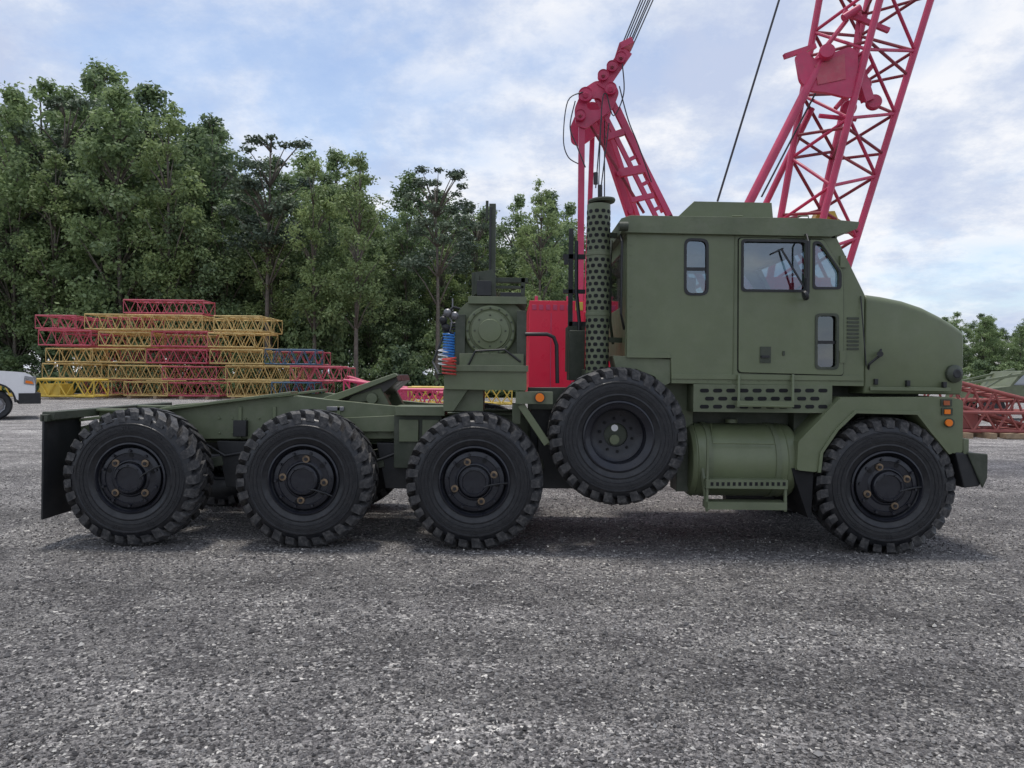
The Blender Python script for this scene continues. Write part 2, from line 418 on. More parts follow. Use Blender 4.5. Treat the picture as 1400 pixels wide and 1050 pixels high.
z1 = site(1320,619,0).z; z0 = site(1320,668,0).z; xb0 = site(1309,620,0).x; xb1 = site(1349,640,0).x
mb.prism([(xb0, z1), (xb1, z1-.015), (xb1, z0+.12), (xb1-.05, z0+.02), (xb1-.2, z0)], .02, YF-.02, BLACK)
mb.prism([(xb0+.1, z1+.004), (xb1+.012, z1-.01), (xb1+.012, z0+.1), (xb1-.03, z0)], -.005, .018, DGREEN)
mb.sbox(1318, 600, 1326, 622, .02, .2, GREEN2)
mb.tube((xb1, .6, z1-.15), (xb1+.12, .6, z1-.15), .05, BLACK); mb.tube((xb1, 2., z1-.15), (xb1+.12, 2., z1-.15), .05, BLACK)
mb.build('front_bumper', truck, bevel=.01)
mb = MB()
for u, v in ((1295,551),(1296,563)):
    mb.sbox(u-8, v-5, u+7, v+4.5, .015, .029, DGREEN); mb.sbox(u-4, v-3, u+4, v+3, .005, .0145, AMBERD if v == 551 else AMBER)
mb.tube(site(1297,578,.03), site(1297,578,.03)+Vector((0,-.03,0)), .045, DGREEN, 20); mb.tube(site(1297,578,0), site(1297,578,0)+Vector((0,-.02,0)), .034, AMBER, 20)
c = site(738, 543.5, .0); mb.tube(c+Vector((0,.04,0)), c, .055, DGREEN, 20); mb.tube(c, c+Vector((0,-.015,0)), .042, AMBER, 20)
c = site(718, 541, .06); mb.tube(c+Vector((0,.04,0)), c, .03, AMBER, 14)
mb.sbox(705, 536, 756, 552, .045, .2, GREEN2)
mb.build('marker_lights', truck)
mb = MB()
p = site(1112, 648, .05); mb.prism([(p.x-.2, p.z+.05), (p.x+.02, p.z+.05), (p.x-.0, p.z-.44), (p.x-.03, p.z-.44)], .08, .62, SLOT)
mb.build('front_mud_flap', truck)

# ------------------------------------------------------------------ fuel tank and steps
mb = MB()
ty = .46; zc = site(1015, 628, ty).z; rr_ = .375
xa = site(944, 628, .2).x; xb = site(1091, 628, .2).x; L_ = xb - xa
mb.lathe([(0,0),(.3,.0),(.35,.012),(rr_,.045),(rr_,L_-.045),(.35,L_-.012),(.3,L_),(0,L_)], (xa, ty, zc), (1,0,0), GREEN, 56)
for u in (969, 1062):
    x = site(u, 600, .1).x; mb.lathe([(rr_,0),(rr_+.01,.0),(rr_+.01,.05),(rr_,.05)], (x, ty, zc), (1,0,0), GREEN2, 56)
for u in (955, 1078):
    x = site(u, 600, .1).x; mb.lathe([(rr_,0),(rr_+.008,.006),(rr_,.012)], (x, ty, zc), (1,0,0), GREEN, 56)
mb.tube(site(1000,578,.4), site(1000,573,.4), .06, GREEN2, 16)
mb.path([site(972,580,.3), site(975,606,.075), site(1060,607,.075)], .008, GREEN)
tank = mb.build('fuel_tank', truck)
mb = MB()
mb.sbox(966, 657, 1078, 668, -.02, .16, GREEN2); mb.sbox(968, 688, 1077, 697, -.03, .16, GREEN2)
for k in range(14):
    u = 972 + k*7.6; mb.sbox(u, 659.5, u+4, 664.5, -.0225, -.0205, SLOT)
for u in (966, 1073): mb.sbox(u, 600 if u == 966 else 656, u+4, 700, .0, .03, GREEN2)
mb.beam(site(968,698,.0), site(960,640,.1), .03, .03, GREEN2)
mb.build('tank_steps', truck, bevel=.004)
mb = MB()
mb.sbox(948, 527, 1138, 563, .10, .5, GREEN2)
for r_, v in enumerate((534, 545, 556)):
    for k in range(10):
        u = 957 + k*18 + (r_ % 2)*7
        if u+11 > 1136: continue
        mb.sprism(rrect(u, v-2.6, u+12.5, v+2.6, 2.5, 3), .0965, .0995, SLOT)
mb.path([site(1010,512,.09), site(1010,551,.02), site(1012,554,.0), site(1082,556,.0), site(1084,553,.02), site(1084,512,.09)], .014, GREEN)
mb.sbox(1008, 549, 1086, 556, -.01, .04, GREEN)
mb.build('perforated_step', truck, bevel=.004)

# ------------------------------------------------------------------ exhaust
mb = MB()
c = site(816, 500, .32); zt_ = site(816, 281, .32).z; zb2 = site(816, 512, .32).z; rs = .118
mb.lathe([(rs-.01, zb2), (rs, zb2), (rs, zt_), (rs-.008, zt_), (rs-.008, zb2)], (c.x, .32, 0), (0,0,1), GREEN2, 40)
mb.tube((c.x, .32, .9), (c.x, .32, zt_+.02), .07, BLACK, 20)
nr = 27; dz = (zt_-zb2-.08)/nr
for j in range(nr):
    if j in (9, 19): continue
    for k in range(11):
        t = 2*math.pi*(k + .5*(j % 2))/11 - .7; hw = .185; z = zb2 + .06 + j*dz
        vs = []
        for dr in (.0005, .003):
            for dt, dzz in ((-hw,-.008),(-hw*.6,-.018),(0,-.019),(hw*.6,-.018),(hw,-.008),(hw,.008),(hw*.6,.018),(0,.019),(-hw*.6,.018),(-hw,.008)):
                vs.append((c.x + (rs+dr)*math.cos(t+dt), .32 + (rs+dr)*math.sin(t+dt), z+dzz))
        mb.add(vs, [tuple(range(10)), tuple(range(10,20))] + [(i, (i+1) % 10, (i+1) % 10+10, i+10) for i in range(10)], SLOT)
for zz in (zb2+9*dz+.06, zb2+19*dz+.06): mb.lathe([(rs,-.015),(rs+.006,-.012),(rs+.006,.012),(rs,.015)], (c.x, .32, zz), (0,0,1), GREEN2, 40)
mb.lathe([(.0,.0),(.13,.0),(.14,.02),(.135,.035),(.0,.05)], (c.x+.03, .32, zt_+.02), (-.06,0,1), DGREEN, 28)
mb.beam((c.x+.05,.32,zt_-.3), (x0,.4,zt_-.3), .04, .05, DGREEN); mb.beam((c.x+.05,.32,2.1), (x0,.4,2.1), .04, .05, DGREEN)
mb.build('exhaust_stack', truck)

# ------------------------------------------------------------------ chassis
mb = MB()
for ya, yb in ((.83,.9),(1.7,1.77)):
    mb.box((-4.5, ya, .98), (4.5, yb, 1.3), GREEN2)
    mb.box((-4.5, ya-.06, 1.29), (4.4, yb, 1.315), GREEN2)
    mb.box((-4.5, ya-.06, .965), (4.4, yb, .99), GREEN2)
for x in (-4.4,-2.9,-1.2,.4,1.9,3.2,4.3): mb.box((x, .9, 1.0), (x+.12, 1.7, 1.28), DGREEN)
rear = [(110,583),(240,553),(405,541),(447,546),(560,557),(606,560),(606,600),(300,600),(108,604)]
mb.sprism(rear, .62, .72, GREEN2)
pr = xz(rear, .62); mb.prism(pr, 1.9, 2.0, GREEN2)
a0, a1 = site(112,574,.6), site(400,537,.6)
mb.beam((a0.x, .67, a0.z), (a1.x, .67, a1.z), .26, .03, GREEN); mb.beam((a0.x, 1.93, a0.z), (a1.x, 1.93, a1.z), .26, .03, GREEN)
for u in (325, 372, 460, 540, 585): mb.sbox(u, 556, u+5, 600, .60, .62, GREEN)
for u in range(300, 600, 18):
    for v in (572, 592): c = site(u, v, .62); mb.tube(c, c+Vector((0,-.014,0)), .012, GREEN, 6)
mb.sbox(318, 575, 336, 597, .55, .615, BLACK); mb.sbox(540, 556, 608, 568, .35, .7, GREEN2); mb.sbox(538, 568, 604, 640, .45, .6, DGREEN)
mb.sbox(545, 574, 572, 604, .42, .448, GREEN2); mb.sbox(577, 574, 600, 604, .42, .448, GREEN2)
mb.box((-3.6, .73, 1.34), (-2.2, 1.87, 1.36), GREEN2)
mb.box((-4.62, .05, 1.24), (-4.5, 2.55, 1.32), DGREEN)
for i, (x, z) in enumerate(wxs):
    mb.tube((x, .3, z), (x, 2.3, z), .1, DGREEN, 16)
    mb.lathe([(0,-.26),(.12,-.24),(.22,-.12),(.25,0),(.22,.12),(.12,.24),(0,.26)], (x, 1.3, z), (1,0,0), DGREEN, 20)
    for y in (.5, 2.0):
        mb.box((x-.14, y, z), (x+.14, y+.14, z+.34), BLACK)
        mb.beam((x-.12, y+.07, z-.05), (x+.7 if i < 3 else x-.8, y+.07, z+.12), .07, .1, DGREEN)
for x in (-2.88, -1.2):
    for y in (.55, 1.95): mb.prism([(x-.22, 1.0), (x+.22, 1.0), (x+.12, .52), (x-.12, .52)], y, y+.12, BLACK)
mb.tube((-3.6, 1.3, .72), (3.0, 1.3, .85), .06, BLACK, 12)
mb.path([(-3.3,.6,1.0),(-3.0,.52,.85),(-2.75,.52,.9),(-2.6,.6,1.05)], .015, BLACK); mb.path([(-1.7,.6,1.0),(-1.45,.5,.8),(-1.2,.52,.9),(-1.0,.6,1.05)], .015, BLACK)
mb.box((1.9, .75, .62), (4.2, 1.85, 1.55), BLACK); mb.box((.2, .7, .7), (1.8, 1.9, 1.5), BLACK)
mb.box((xs-.1, .5, 1.15), (4.25, .76, 1.7), DGREEN)
mb.sbox(905, 520, 948, 600, .38, .7, GREEN2); mb.sbox(1085, 560, 1130, 625, .35, .7, DGREEN)
mb.sbox(925, 600, 946, 672, .3, .6, DGREEN)
mb.tube((2.35, .9, .42), (3.0, .9, .42), .07, BLACK, 14); mb.sbox(1075, 655, 1120, 690, .5, .8, BLACK)
mb.sprism([(722,530),(775,530),(775,560),(722,560)], .5, .7, DGREEN)
mb.beam(site(712,553,.12), site(748,607,.12), .06, .07, GREEN); mb.beam(site(748,604,.15), site(775,604,.15), .06, .06, GREEN)
mb.sbox(612, 532, 661, 562, .3, .7, GREEN2); mb.sbox(700, 552, 712, 580, .3, .5, GREEN2)
mb.sbox(735, 600, 790, 668, .55, .7, BLACK)
mb.sprism([(838,486),(857,487),(917,491),(917,523),(905,530),(895,515),(870,505),(842,505)], .14, .5, GREEN2)
mb.sbox(800, 505, 842, 520, .3, .7, DGREEN); mb.sbox(778, 452, 800, 520, .75, 1.1, DGREEN)
mb.box((.75,.28,.95),(1.35,.6,1.35), DGREEN)
mb.build('chassis_frame', truck, bevel=.006)

mb = MB()   # rear mud flaps
p0 = site(57, 568, 0); p1 = site(54, 711, 0)
for ya, yb in ((.0,.62),(1.98,2.6)):
    mb.prism([(p0.x, p0.z), (p0.x+.02, p0.z), (p1.x+.02, p1.z), (p1.x, p1.z)], ya, yb, BLACK)
    mb.box((p0.x-.02, ya, p0.z-.06), (p0.x+.05, yb, p0.z+.01), DGREEN)
mb.build('rear_mud_flaps', truck, bevel=.004)

# ------------------------------------------------------------------ fifth wheel
mb = MB()
fy0, fy1 = .82, 1.78
pl = xz([(437,549),(452,553),(500,537),(520,541),(544,521),(541,512),(528,514)], fy0)
mb.prism(pl, fy0, fy1, GREASE)
mb.prism(xz([(420,556),(444,543),(540,510),(543,514),(450,552),(430,560)], fy0-.12), fy0-.12, fy0-.005, GREEN)
mb.prism(xz([(482,541),(520,530),(536,560),(534,585),(478,585),(462,560)], fy0-.02), fy0-.02, fy0+.12, GREEN2, [xz([(492,550),(512,548),(520,572),(490,572)], fy0-.02)])
mb.prism(xz([(482,541),(520,530),(536,560),(534,585),(478,585),(462,560)], fy0-.02), fy1-.12, fy1+.02, GREEN2)
mb.tube(site(508,545,fy0-.1), site(508,545,fy0-.1)+Vector((0,1.2,0)), .06, GREEN2, 16)
mb.sprism([(455,572),(545,568),(548,590),(452,590)], .55, .8, GREEN2)
mb.sbox(446,556,470,562,.6,.7,STEEL)
mb.build('fifth_wheel', truck, bevel=.006)

# ------------------------------------------------------------------ winch deck
mb = MB()
mb.sprism([(607,505),(720,507),(720,534),(607,532)], .16, 2.4, GREEN)
mb.sbox(603, 500, 722, 507, .12, 2.44, GREEN2)
mb.sprism([(606,532),(640,532),(620,562),(606,562)], .2, .5, GREEN2)
mb.sprism(rpoly([(626,425),(640,412),(700,413),(719,430),(719,500),(624,500)], 6), .52, .62, GREEN2)
P2 = xz([(628,425),(640,412),(700,413),(716,430),(718,500),(626,500)], .52)
mb.prism(P2, 1.9, 2.0, GREEN2)
mb.sbox(640, 406, 720, 415, .45, 2.0, GREEN2)
wc = site(670, 452, .4)
mb.lathe([(.36,1.5),(.36,1.46),(.24,1.44),(.24,.14),(.36,.12),(.36,.08),(.27,.08),(.27,.06),(.265,.0),(.25,-.012),(.225,-.012),(.215,.0),(.2,.0),(.195,-.035),(.12,-.045),(.115,-.07),(.06,-.075),(0,-.075)], (wc.x, .46, wc.z), (0,1,0), GREEN, 48)
for k in range(16):
    t = 2*math.pi*k/16; c = Vector((wc.x+.237*math.cos(t), .45, wc.z+.237*math.sin(t))); mb.tube(c, c+Vector((0,-.018,0)), .011, DGREEN, 6)
for k in range(8):
    t = 2*math.pi*k/8; c = Vector((wc.x+.16*math.cos(t), .43, wc.z+.16*math.sin(t))); mb.tube(c, c+Vector((0,-.02,0)), .01, DGREEN, 6)
mb.sbox(628, 484, 716, 500, .3, .5, GREEN2); mb.sbox(706, 425, 720, 500, .38, .5, DGREEN); mb.sbox(622, 430, 636, 500, .42, .5, DGREEN)
mb.lathe([(.25,0),(.25,1.2)], (wc.x+.0, .65, wc.z), (0,1,0), DGREEN, 32)
mb.sprism([(645,373),(672,369),(678,376),(678,408),(645,408)], .7, .78, DGREEN)
mb.sprism([(650,372),(655,377),(655,400),(648,404)], .66, .7, DGREEN)
mb.sbox(668, 279, 678, 376, .82, .92, DGREEN); mb.sbox(669, 283, 672, 370, .8, .82, BLACK)
mb.sbox(664, 275, 668, 300, .84, .88, DGREEN)
mb.sbox(676, 380, 722, 386, .8, .9, DGREEN); mb.sbox(676, 391, 716, 394, .8, .9, DGREEN); mb.sbox(712, 380, 718, 412, .8, .9, DGREEN)
mb.sbox(652, 384, 672, 404, .62, .66, BLACK)
mb.sbox(684, 400, 712, 410, .6, .9, BLACK)
mb.path([site(718,457,.35), site(748,457,.35), site(757,461,.35), site(761,472,.35), site(762,524,.35)], .02, BLACK, 10)
mb.path([site(640,500,.3), site(650,480,.28), site(690,478,.28), site(712,495,.3)], .012, BLACK)
mb.build('winch', truck, bevel=.005)

mb = MB()   # rack post behind cab
mb.sbox(776, 313, 784, 510, 1.0, 1.06, BLACK)
mb.sbox(770, 348, 800, 354, 1.0, 1.05, BLACK); mb.sbox(771, 350, 777, 362, .98, 1.0, BLACK); mb.sbox(770, 396, 800, 401, 1.0, 1.05, BLACK); mb.sbox(778, 440, 806, 446, 1.0, 1.05, BLACK)
mb.sbox(776, 446, 800, 508, .95, 1.35, DGREEN)
mb.path([site(788,330,1.), site(788,400,1.), site(792,440,.9), site(790,505,.9)], .02, BLACK)
mb.build('service_rack', truck)

mb = MB()   # air lines
def coil(u, v0, v1, y, r, turns, m, rr=.009):
    a = site(u, v0, y); b = site(u, v1, y); n = turns*12; pts = []
    for i in range(n+1):
        t = i/n; p = a.lerp(b, t); an = 2*math.pi*turns*t
        pts.append((p.x + r*math.cos(an), p.y + r*math.sin(an), p.z))
    mb.path(pts, rr, m, 6)
coil(614, 455, 488, .45, .06, 9, BLUEHOSE); coil(614, 489, 512, .11, .065, 5, REDHOSE); coil(606, 476, 500, .40, .05, 4, WHITE, .007)
coil(622, 440, 452, .6, .05, 3, CABLE)
mb.path([site(627,440,.5), site(612,425,.45), site(603,440,.45), site(608,455,.45), site(600,475,.4), site(592,495,.4), site(600,512,.1), site(612,510,.1)], .012, BLACK)
mb.path([site(634,424,.55), site(620,420,.5), site(606,432,.5), site(606,450,.45), site(620,456,.45)], .014, BLACK)
mb.path([site(614,455,.45), site(618,440,.45), site(612,428,.45)], .01, STEEL)
for u, v in ((612,428),(606,438),(622,432),(610,448)): mb.lathe([(0,-.03),(.035,-.02),(.045,0),(.03,.03),(0,.03)], site(u, v, .43), (.3,1,.2), STEEL if v < 436 else BLACK, 14)
mb.path([site(619,408,.55), site(619,425,.55)], .008, STEEL)
mb.build('air_hoses', truck)

# ------------------------------------------------------------------ lattice helper
def lattice(mb, c0, c1, bays, rc, rl, m, seg=6, frames=True, backm=None):
    c0 = [Vector(c) for c in c0]; c1 = [Vector(c) for c in c1]
    for a, b in zip(c0, c1): mb.tube(a, b, rc, m, seg+2)
    P = lambda k, t: c0[k].lerp(c1[k], t)
    for f in range(4):
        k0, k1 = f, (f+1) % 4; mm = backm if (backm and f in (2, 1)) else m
        for i in range(bays):
            t0, t1 = i/bays, (i+1)/bays
            if (i + f) % 2: mb.tube(P(k0, t0), P(k1, t1), rl, mm, seg)
            else: mb.tube(P(k1, t0), P(k0, t1), rl, mm, seg)
        if frames:
            for t in (0, 1): mb.tube(P(k0, t), P(k1, t), rl, m, seg)
def lbox(mb, x0, x1, y0, y1, z0, z1, bays, m, rc=.055, rl=.03):
    lattice(mb, [(x0,y0,z0),(x0,y1,z0),(x0,y1,z1),(x0,y0,z1)], [(x1,y0,z0),(x1,y1,z0),(x1,y1,z1),(x1,y0,z1)], bays, rc, rl, m, 5)

# ------------------------------------------------------------------ crane
crane = empty('lattice_boom_crane')
BY = 9.2
mb = MB()
b0 = site(1114, 330, BY); b1 = site(1197, -20, BY)
ax = (b1 - b0).normalized(); p_ = Vector((math.cos(.6), math.sin(.6), 0)); p_ = (p_ - ax*p_.dot(ax)).normalized(); q_ = ax.cross(p_)
def ring(c, w, h): return [c + p_*w/2*a + q_*h/2*b for a, b in ((-1,-1),(1,-1),(1,1),(-1,1))]
foot = b0 - ax*2.6
butt_top = b0 + ax*7.4
lattice(mb, ring(foot, 1.15, .8), ring(butt_top, 1.9, 1.7), 14, .075, .036, RED, 8, backm=DRED)  # back lacing uses the red darkened as shade
lattice(mb, ring(butt_top + ax*.1, 1.9, 1.7), ring(butt_top + ax*12, 1.9, 1.7), 14, .075, .036, RED, 8)
lattice(mb, ring(butt_top + ax*12.1, 1.9, 1.7), ring(butt_top + ax*24, .8, .8), 14, .075, .036, RED, 8)
for k in range(4):
    r0 = ring(butt_top, 1.9, 1.7)[k]; mb.tube(r0 - ax*.15, r0 + ax*.2, .13, RED, 10)
for t in (.3, .48, .66, .84):
    rg_ = [a.lerp(b, t) for a, b in zip(ring(foot, 1.15, .8), ring(butt_top, 1.9, 1.7))]
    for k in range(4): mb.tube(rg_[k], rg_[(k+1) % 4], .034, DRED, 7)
    mb.tube(rg_[0], rg_[2], .03, DRED, 6)
pnl = rpoly([(1086,78),(1098,70),(1110,84),(1160,66),(1170,74),(1172,128),(1160,136),(1128,128),(1104,126),(1092,112)], 4, 2)
mb.sprism(pnl, BY-1.0, BY-.9, RED)
mb.sprism([(1112,92),(1152,76),(1154,110),(1116,118)], BY-1.02, BY-1.005, PINK)
mb.beam(site(1165,80,BY-.75), site(1184,140,BY-.6), .14, .26, RED)
mb.beam(site(1070,80,BY-.85), site(1112,66,BY-.8), .1, .1, RED); mb.beam(site(1150,20,BY-.7), site(1212,45,BY-.7), .08, .1, RED)
mb.tube(site(1150,28,BY-.8), site(1172,14,BY-.8), .08, RED, 12)
for (a, b) in (((1105,95),(1155,30)), ((1165,80),(1172,20)), ((1140,150),(1192,90)), ((1118,160),(1168,165))): mb.tube(site(*a,BY-.6), site(*b,BY-.6), .05, RED, 8)
mb.tube(site(1012,300,BY-1.2), site(1128,70,BY-.9), .095, RED, 12); mb.tube(site(1036,300,BY+.5), site(1108,150,BY+.3), .07, RED, 12)
mb.tube(site(1012,300,BY-1.2), site(975,380,BY-1.2), .12, RED, 12)
for (u, v, dy) in ((1178,118,-.5),(1192,142,-.5),(1128,74,-1.1),(1158,150,-.4)):
    mb.lathe([(.0,-.1),(.14,-.1),(.16,-.05),(.12,0),(.16,.05),(.14,.1),(0,.1)], site(u,v,BY+dy), (.3,1,0), RED, 24)
mb.sprism([(1112,303),(1118,290),(1140,289),(1146,303)], BY-.6, BY-.3, YELLOW)
mb.build('boom', crane)
mb = MB()
GY = 7.4
S = lambda u, v, dy=0: site(u, v, GY+dy)
mb.beam(S(793,430), S(795,150), .12, .12, RED); mb.beam(S(801,430,1.6), S(810,165,1.4), .1, .1, RED)
def ladder(a, b, w, y0, n, th=.085):
    pa, pb = S(*a, y0), S(*b, y0); d = (pb-pa).normalized(); nrm = Vector((d.z, 0, -d.x))*w/2
    mb.beam(pa+nrm, pb+nrm, th, th, RED); mb.beam(pa-nrm, pb-nrm, th*1.3, th*1.3, RED)
    for k in range(n):
        t = (k+.5)/n; mb.beam(pa.lerp(pb,t)-nrm, pa.lerp(pb,t)+nrm, .06, .07, RED)
ladder((822,132), (908,302), .24, 0, 5); ladder((906,300), (960,405), .24, 0, 4)
mb.beam(S(842,150,1.3), S(908,290,1.5), .12, .14, RED)
mb.beam(S(815,160,.3), S(862,300,.6), .11, .14, RED); mb.beam(S(824,155,1.1), S(872,300,1.3), .08, .1, RED)
mb.beam(S(846,238), S(880,232), .12, .16, RED); mb.beam(S(828,190), S(852,182), .12, .12, RED); mb.beam(S(862,275), S(893,268), .1, .1, RED)
mb.tube(S(846,238,-.1), S(846,238,1.4), .05, RED); mb.tube(S(862,290,-.1), S(862,290,1.4), .05, RED)
head = rpoly([(785,150),(796,124),(814,112),(840,116),(846,128),(838,150),(820,164),(800,178),(787,172)], 5)
mb.prism(xz(head, GY-.1), GY-.1, GY-.04, RED, [xz(rrect(802,136,822,152,6), GY-.1)])
mb.prism(xz(head, GY-.1), GY+1.0, GY+1.08, RED)
for u, v, r in ((800,132,.14),(834,124,.12),(824,106,.11),(836,94,.11),(848,82,.11),(793,160,.11)):
    for dy in (-.15, .35, .7):
        mb.lathe([(.0,-.07),(r*.35,-.075),(r*.4,-.05),(r*.8,-.05),(r,-.07),(r*.8,0),(r,.07),(r*.9,.07),(0,.07)], S(u,v,dy), (.1,1,0), RED, 24)
        mb.tube(S(u,v,dy-.09), S(u,v,dy-.06), .03, DRED, 8)
mb.tube(S(800,132,-.25), S(800,132,1.3), .05, RED); mb.tube(S(834,124,-.25), S(834,124,1.3), .05, RED)
for dy in (-.1, .25, .6): mb.beam(S(822,122,dy), S(856,72,dy), .05, .24, RED, up=(1,0,.5))
mb.beam(S(844,76,.2), S(860,68,.2), .75, .12, RED)
mb.tube(S(805,170,.1), S(880,292,.1), .03, DRED, 6)
mb.build('gantry', crane, bevel=.01)
mb = MB()
tip = butt_top + ax*23.5
for i, (u, v) in enumerate(((843,80),(847,77),(851,75),(855,73),(858,71),(861,72))):
    mb.tube(S(u, v, i*.15), tip + Vector((-.8 + i*.2, i*.12, 0)), .014, CABLE, 6)
mb.tube(site(980,276,8.0), tip + Vector((-.9,0,-1.5)), .022, CABLE, 6)
mb.tube(site(1040,270,9.0), site(1128,100,9.0), .02, CABLE, 6)
def arc(pts, r=.012):
    out = []
    for i in range(len(pts)-1):
        p0 = pts[max(i-1,0)]; p1 = pts[i]; p2 = pts[i+1]; p3 = pts[min(i+2, len(pts)-1)]
        for k in range(6):
            t = k/6; out.append(.5*((2*p1) + (-p0+p2)*t + (2*p0-5*p1+4*p2-p3)*t*t + (-p0+3*p1-3*p2+p3)*t**3))
    out.append(pts[-1]); mb.path(out, r, CABLE, 6)
arc([S(796,128,-.2), S(776,140,-.3), S(770,190,-.3), S(776,215,-.3), S(790,225,-.2)])
arc([S(850,90,-.2), S(852,130,-.2), S(838,160,-.2), S(828,130,-.2), S(822,150,-.2), S(818,260,-.2)])
arc([S(786,140,-.3), S(779,175,-.3), S(788,200,-.3), S(800,230,-.3)])
arc([S(846,120,-.2), S(858,165,-.3), S(872,200,-.3), S(890,250,-.2)])
mb.tube(S(822,160,-.2), S(814,258,-.2), .012, CABLE); mb.tube(S(832,170,-.2), S(820,268,-.2), .012, CABLE); mb.tube(S(826,155,.2), S(826,270,.2), .012, CABLE)
for u, v in ((814,245),(820,262)): mb.tube(S(u,v-8,-.2), S(u,v+8,-.2), .045, BLACK, 8)
mb.build('rigging_cables', crane)
mb = MB()
a = site(724, 411, 6.6)
mb.box((a.x, 6.6, 1.25), (a.x+1.02, 10.2, a.z), REDBODY)
mb.box((a.x+1.05, 6.9, 1.3), (a.x+6.0, 10.0, 2.95), REDBODY)
mb.box((a.x+3.9, 6.5, 1.4), (a.x+5.6, 7.7, 3.6), REDBODY); mb.box((a.x+4.2, 6.49, 2.4), (a.x+5.3, 6.5, 3.3), DGLASS)
mb.box((a.x+.86, 6.585, 2.95), (a.x+1.0, 6.6, a.z-.02), YELLOW)
mb.box((a.x+.80, 6.58, 1.3), (a.x+.82, 6.6, 2.9), RED); mb.box((a.x+.4, 6.59, 1.3), (a.x+.415, 6.6, 2.9), RED)
for k in range(6): mb.box((a.x+.05+k*.13, 6.59, 2.95), (a.x+.13+k*.13, 6.6, 3.05), RED)
mb.box((a.x+.1, 6.7, a.z), (a.x+.16, 6.76, a.z+.1), RED); mb.box((a.x+.7, 6.7, a.z), (a.x+.76, 6.76, a.z+.1), RED)
mb.tube((a.x+3, 8.4, .7), (a.x+3, 8.4, 1.3), 1.0, BLACK, 24)
mb.build('superstructure', crane, bevel=.015)
mb = MB()
for y in (6.4, 9.6):
    xa_, xb_ = a.x+.6, a.x+6.2
    out = []
    for k in range(13):
        t = math.radians(90+180*k/12); out.append((xa_+.5*math.cos(t), .52+.5*math.sin(t)))
    for k in range(13):
        t = math.radians(-90+180*k/12); out.append((xb_+.5*math.cos(t), .52+.5*math.sin(t)))
    mb.prism(out, y, y+.8, BLACK)
    for k in range(24): mb.box((xa_+k*.23, y-.02, 1.02), (xa_+k*.23+.17, y+.82, 1.06), STEEL)
mb.box((xa_+.5, 7.2, .4), (xb_-.5, 9.6, .8), REDBODY)
mb.build('crawler_tracks', crane, bevel=.01)

# ------------------------------------------------------------------ stacked boom sections
stack = empty('stacked_crane_boom_sections')
mb = MB()
def X46(u, y): return (u-700)*(STAND+y)/1000
SY = 38.0; h = .98
rows = [ [(96,160,SYEL),(162,224,SYEL),(226,305,PINK),(307,375,SYEL),(377,438,BLUE)],
         [(56,140,SYEL),(142,222,SYEL),(224,300,PINK),(302,400,SYEL),(402,474,PINK)],
         [(54,120,SYEL),(122,200,SYEL),(202,286,PINK),(288,362,SYEL),(364,436,BLUE)],
         [(56,130,PINK),(132,206,SYEL),(208,286,PINK),(288,354,SYEL)],
         [(54,112,PINK),(114,178,SYEL),(180,284,SYEL),(286,354,SYEL)],
         [(172,284,PINK)] ]
for r_, row in enumerate(rows):
    for (u0, u1, m) in row:
        for d in range(2 if r_ < 5 else 1):
            y0 = SY + d*2.1 + RND.uniform(-.2, .2); w = 1.7
            z0 = .2 + r_*(h+.04); mm = m; j0 = RND.uniform(-.3,.3)
            if d: mm = RND.choice([SYEL, PINK, m])
            lbox(mb, X46(u0, SY)+.05+j0, X46(u1, SY)-.05+j0, y0, y0+w, z0, z0+h-.06-RND.uniform(0,.15), max(4, int((u1-u0)/8.5)), mm, .044, .024)
for k in range(12): mb.box((-28.5+k*1.6, SY-.1, 0), (-28.3+k*1.6, SY+4, .18), WOOD)
mb.build('boom_sections', stack, recalc=False)
s2 = empty('yellow_boom_section')
mb = MB()
lbox(mb, X46(44,36)-1.5, X46(135,36), 35.5, 37, .2, 1.15, 10, YELLOW, .07, .04); mb.box((X46(60,36), 35.6, .25), (X46(88,36), 36.9, .9), YELLOW)
mb.build('section', s2, recalc=False)
s3 = empty('ground_boom_sections')
mb = MB()
lattice(mb, [(X46(470,36),36,.3),(X46(470,36),37.5,.3),(X46(470,36),37.5,1.3),(X46(470,36),36,1.3)], [(X46(620,36),36,.3),(X46(620,36),37.5,.3),(X46(620,36),37.5,.5),(X46(620,36),36,.5)], 9, .08, .05, RED, 5)
lbox(mb, X46(540,30), X46(640,30), 28, 29.4, .2, .95, 10, RED, .06, .035)
lbox(mb, X46(565,33), X46(700,33), 31, 32.4, .2, 1.0, 10, YELLOW, .06, .035)
mb.box((X46(520,34), 33, .2), (X46(560,34), 34.5, .9), RED)
lattice(mb, [(X46(470,37),37.9,1.3),(X46(470,37),38.5,1.3),(X46(470,37),38.5,1.5),(X46(470,37),37.9,1.5)], [(X46(545,37),37.9,.3),(X46(545,37),38.5,.3),(X46(545,37),38.5,.5),(X46(545,37),37.9,.5)], 6, .07, .04, RED, 5)
mb.build('sections', s3, recalc=False)
s4 = empty('rusty_boom_sections')
mb = MB()
y = 15.0
Xr = lambda u: (u-700)*(STAND+y)/1000
lattice(mb, [(Xr(1300),y,1.0),(Xr(1300),y+1.4,1.0),(Xr(1300),y+1.4,1.7),(Xr(1300),y,1.7)], [(Xr(1420),y,.25),(Xr(1420),y+1.4,.25),(Xr(1420),y+1.4,1.05),(Xr(1420),y,1.05)], 8, .06, .035, RUST)
lbox(mb, Xr(1305), Xr(1460), y-.4, y+1.2, .2, .75, 10, RUST, .055, .035)
lbox(mb, Xr(1318), Xr(1388), y+.1, y+1.0, .76, 1.1, 6, RUST, .05, .03)
mb.box((Xr(1318), y, .25), (Xr(1338), y+.8, .7), RUST)
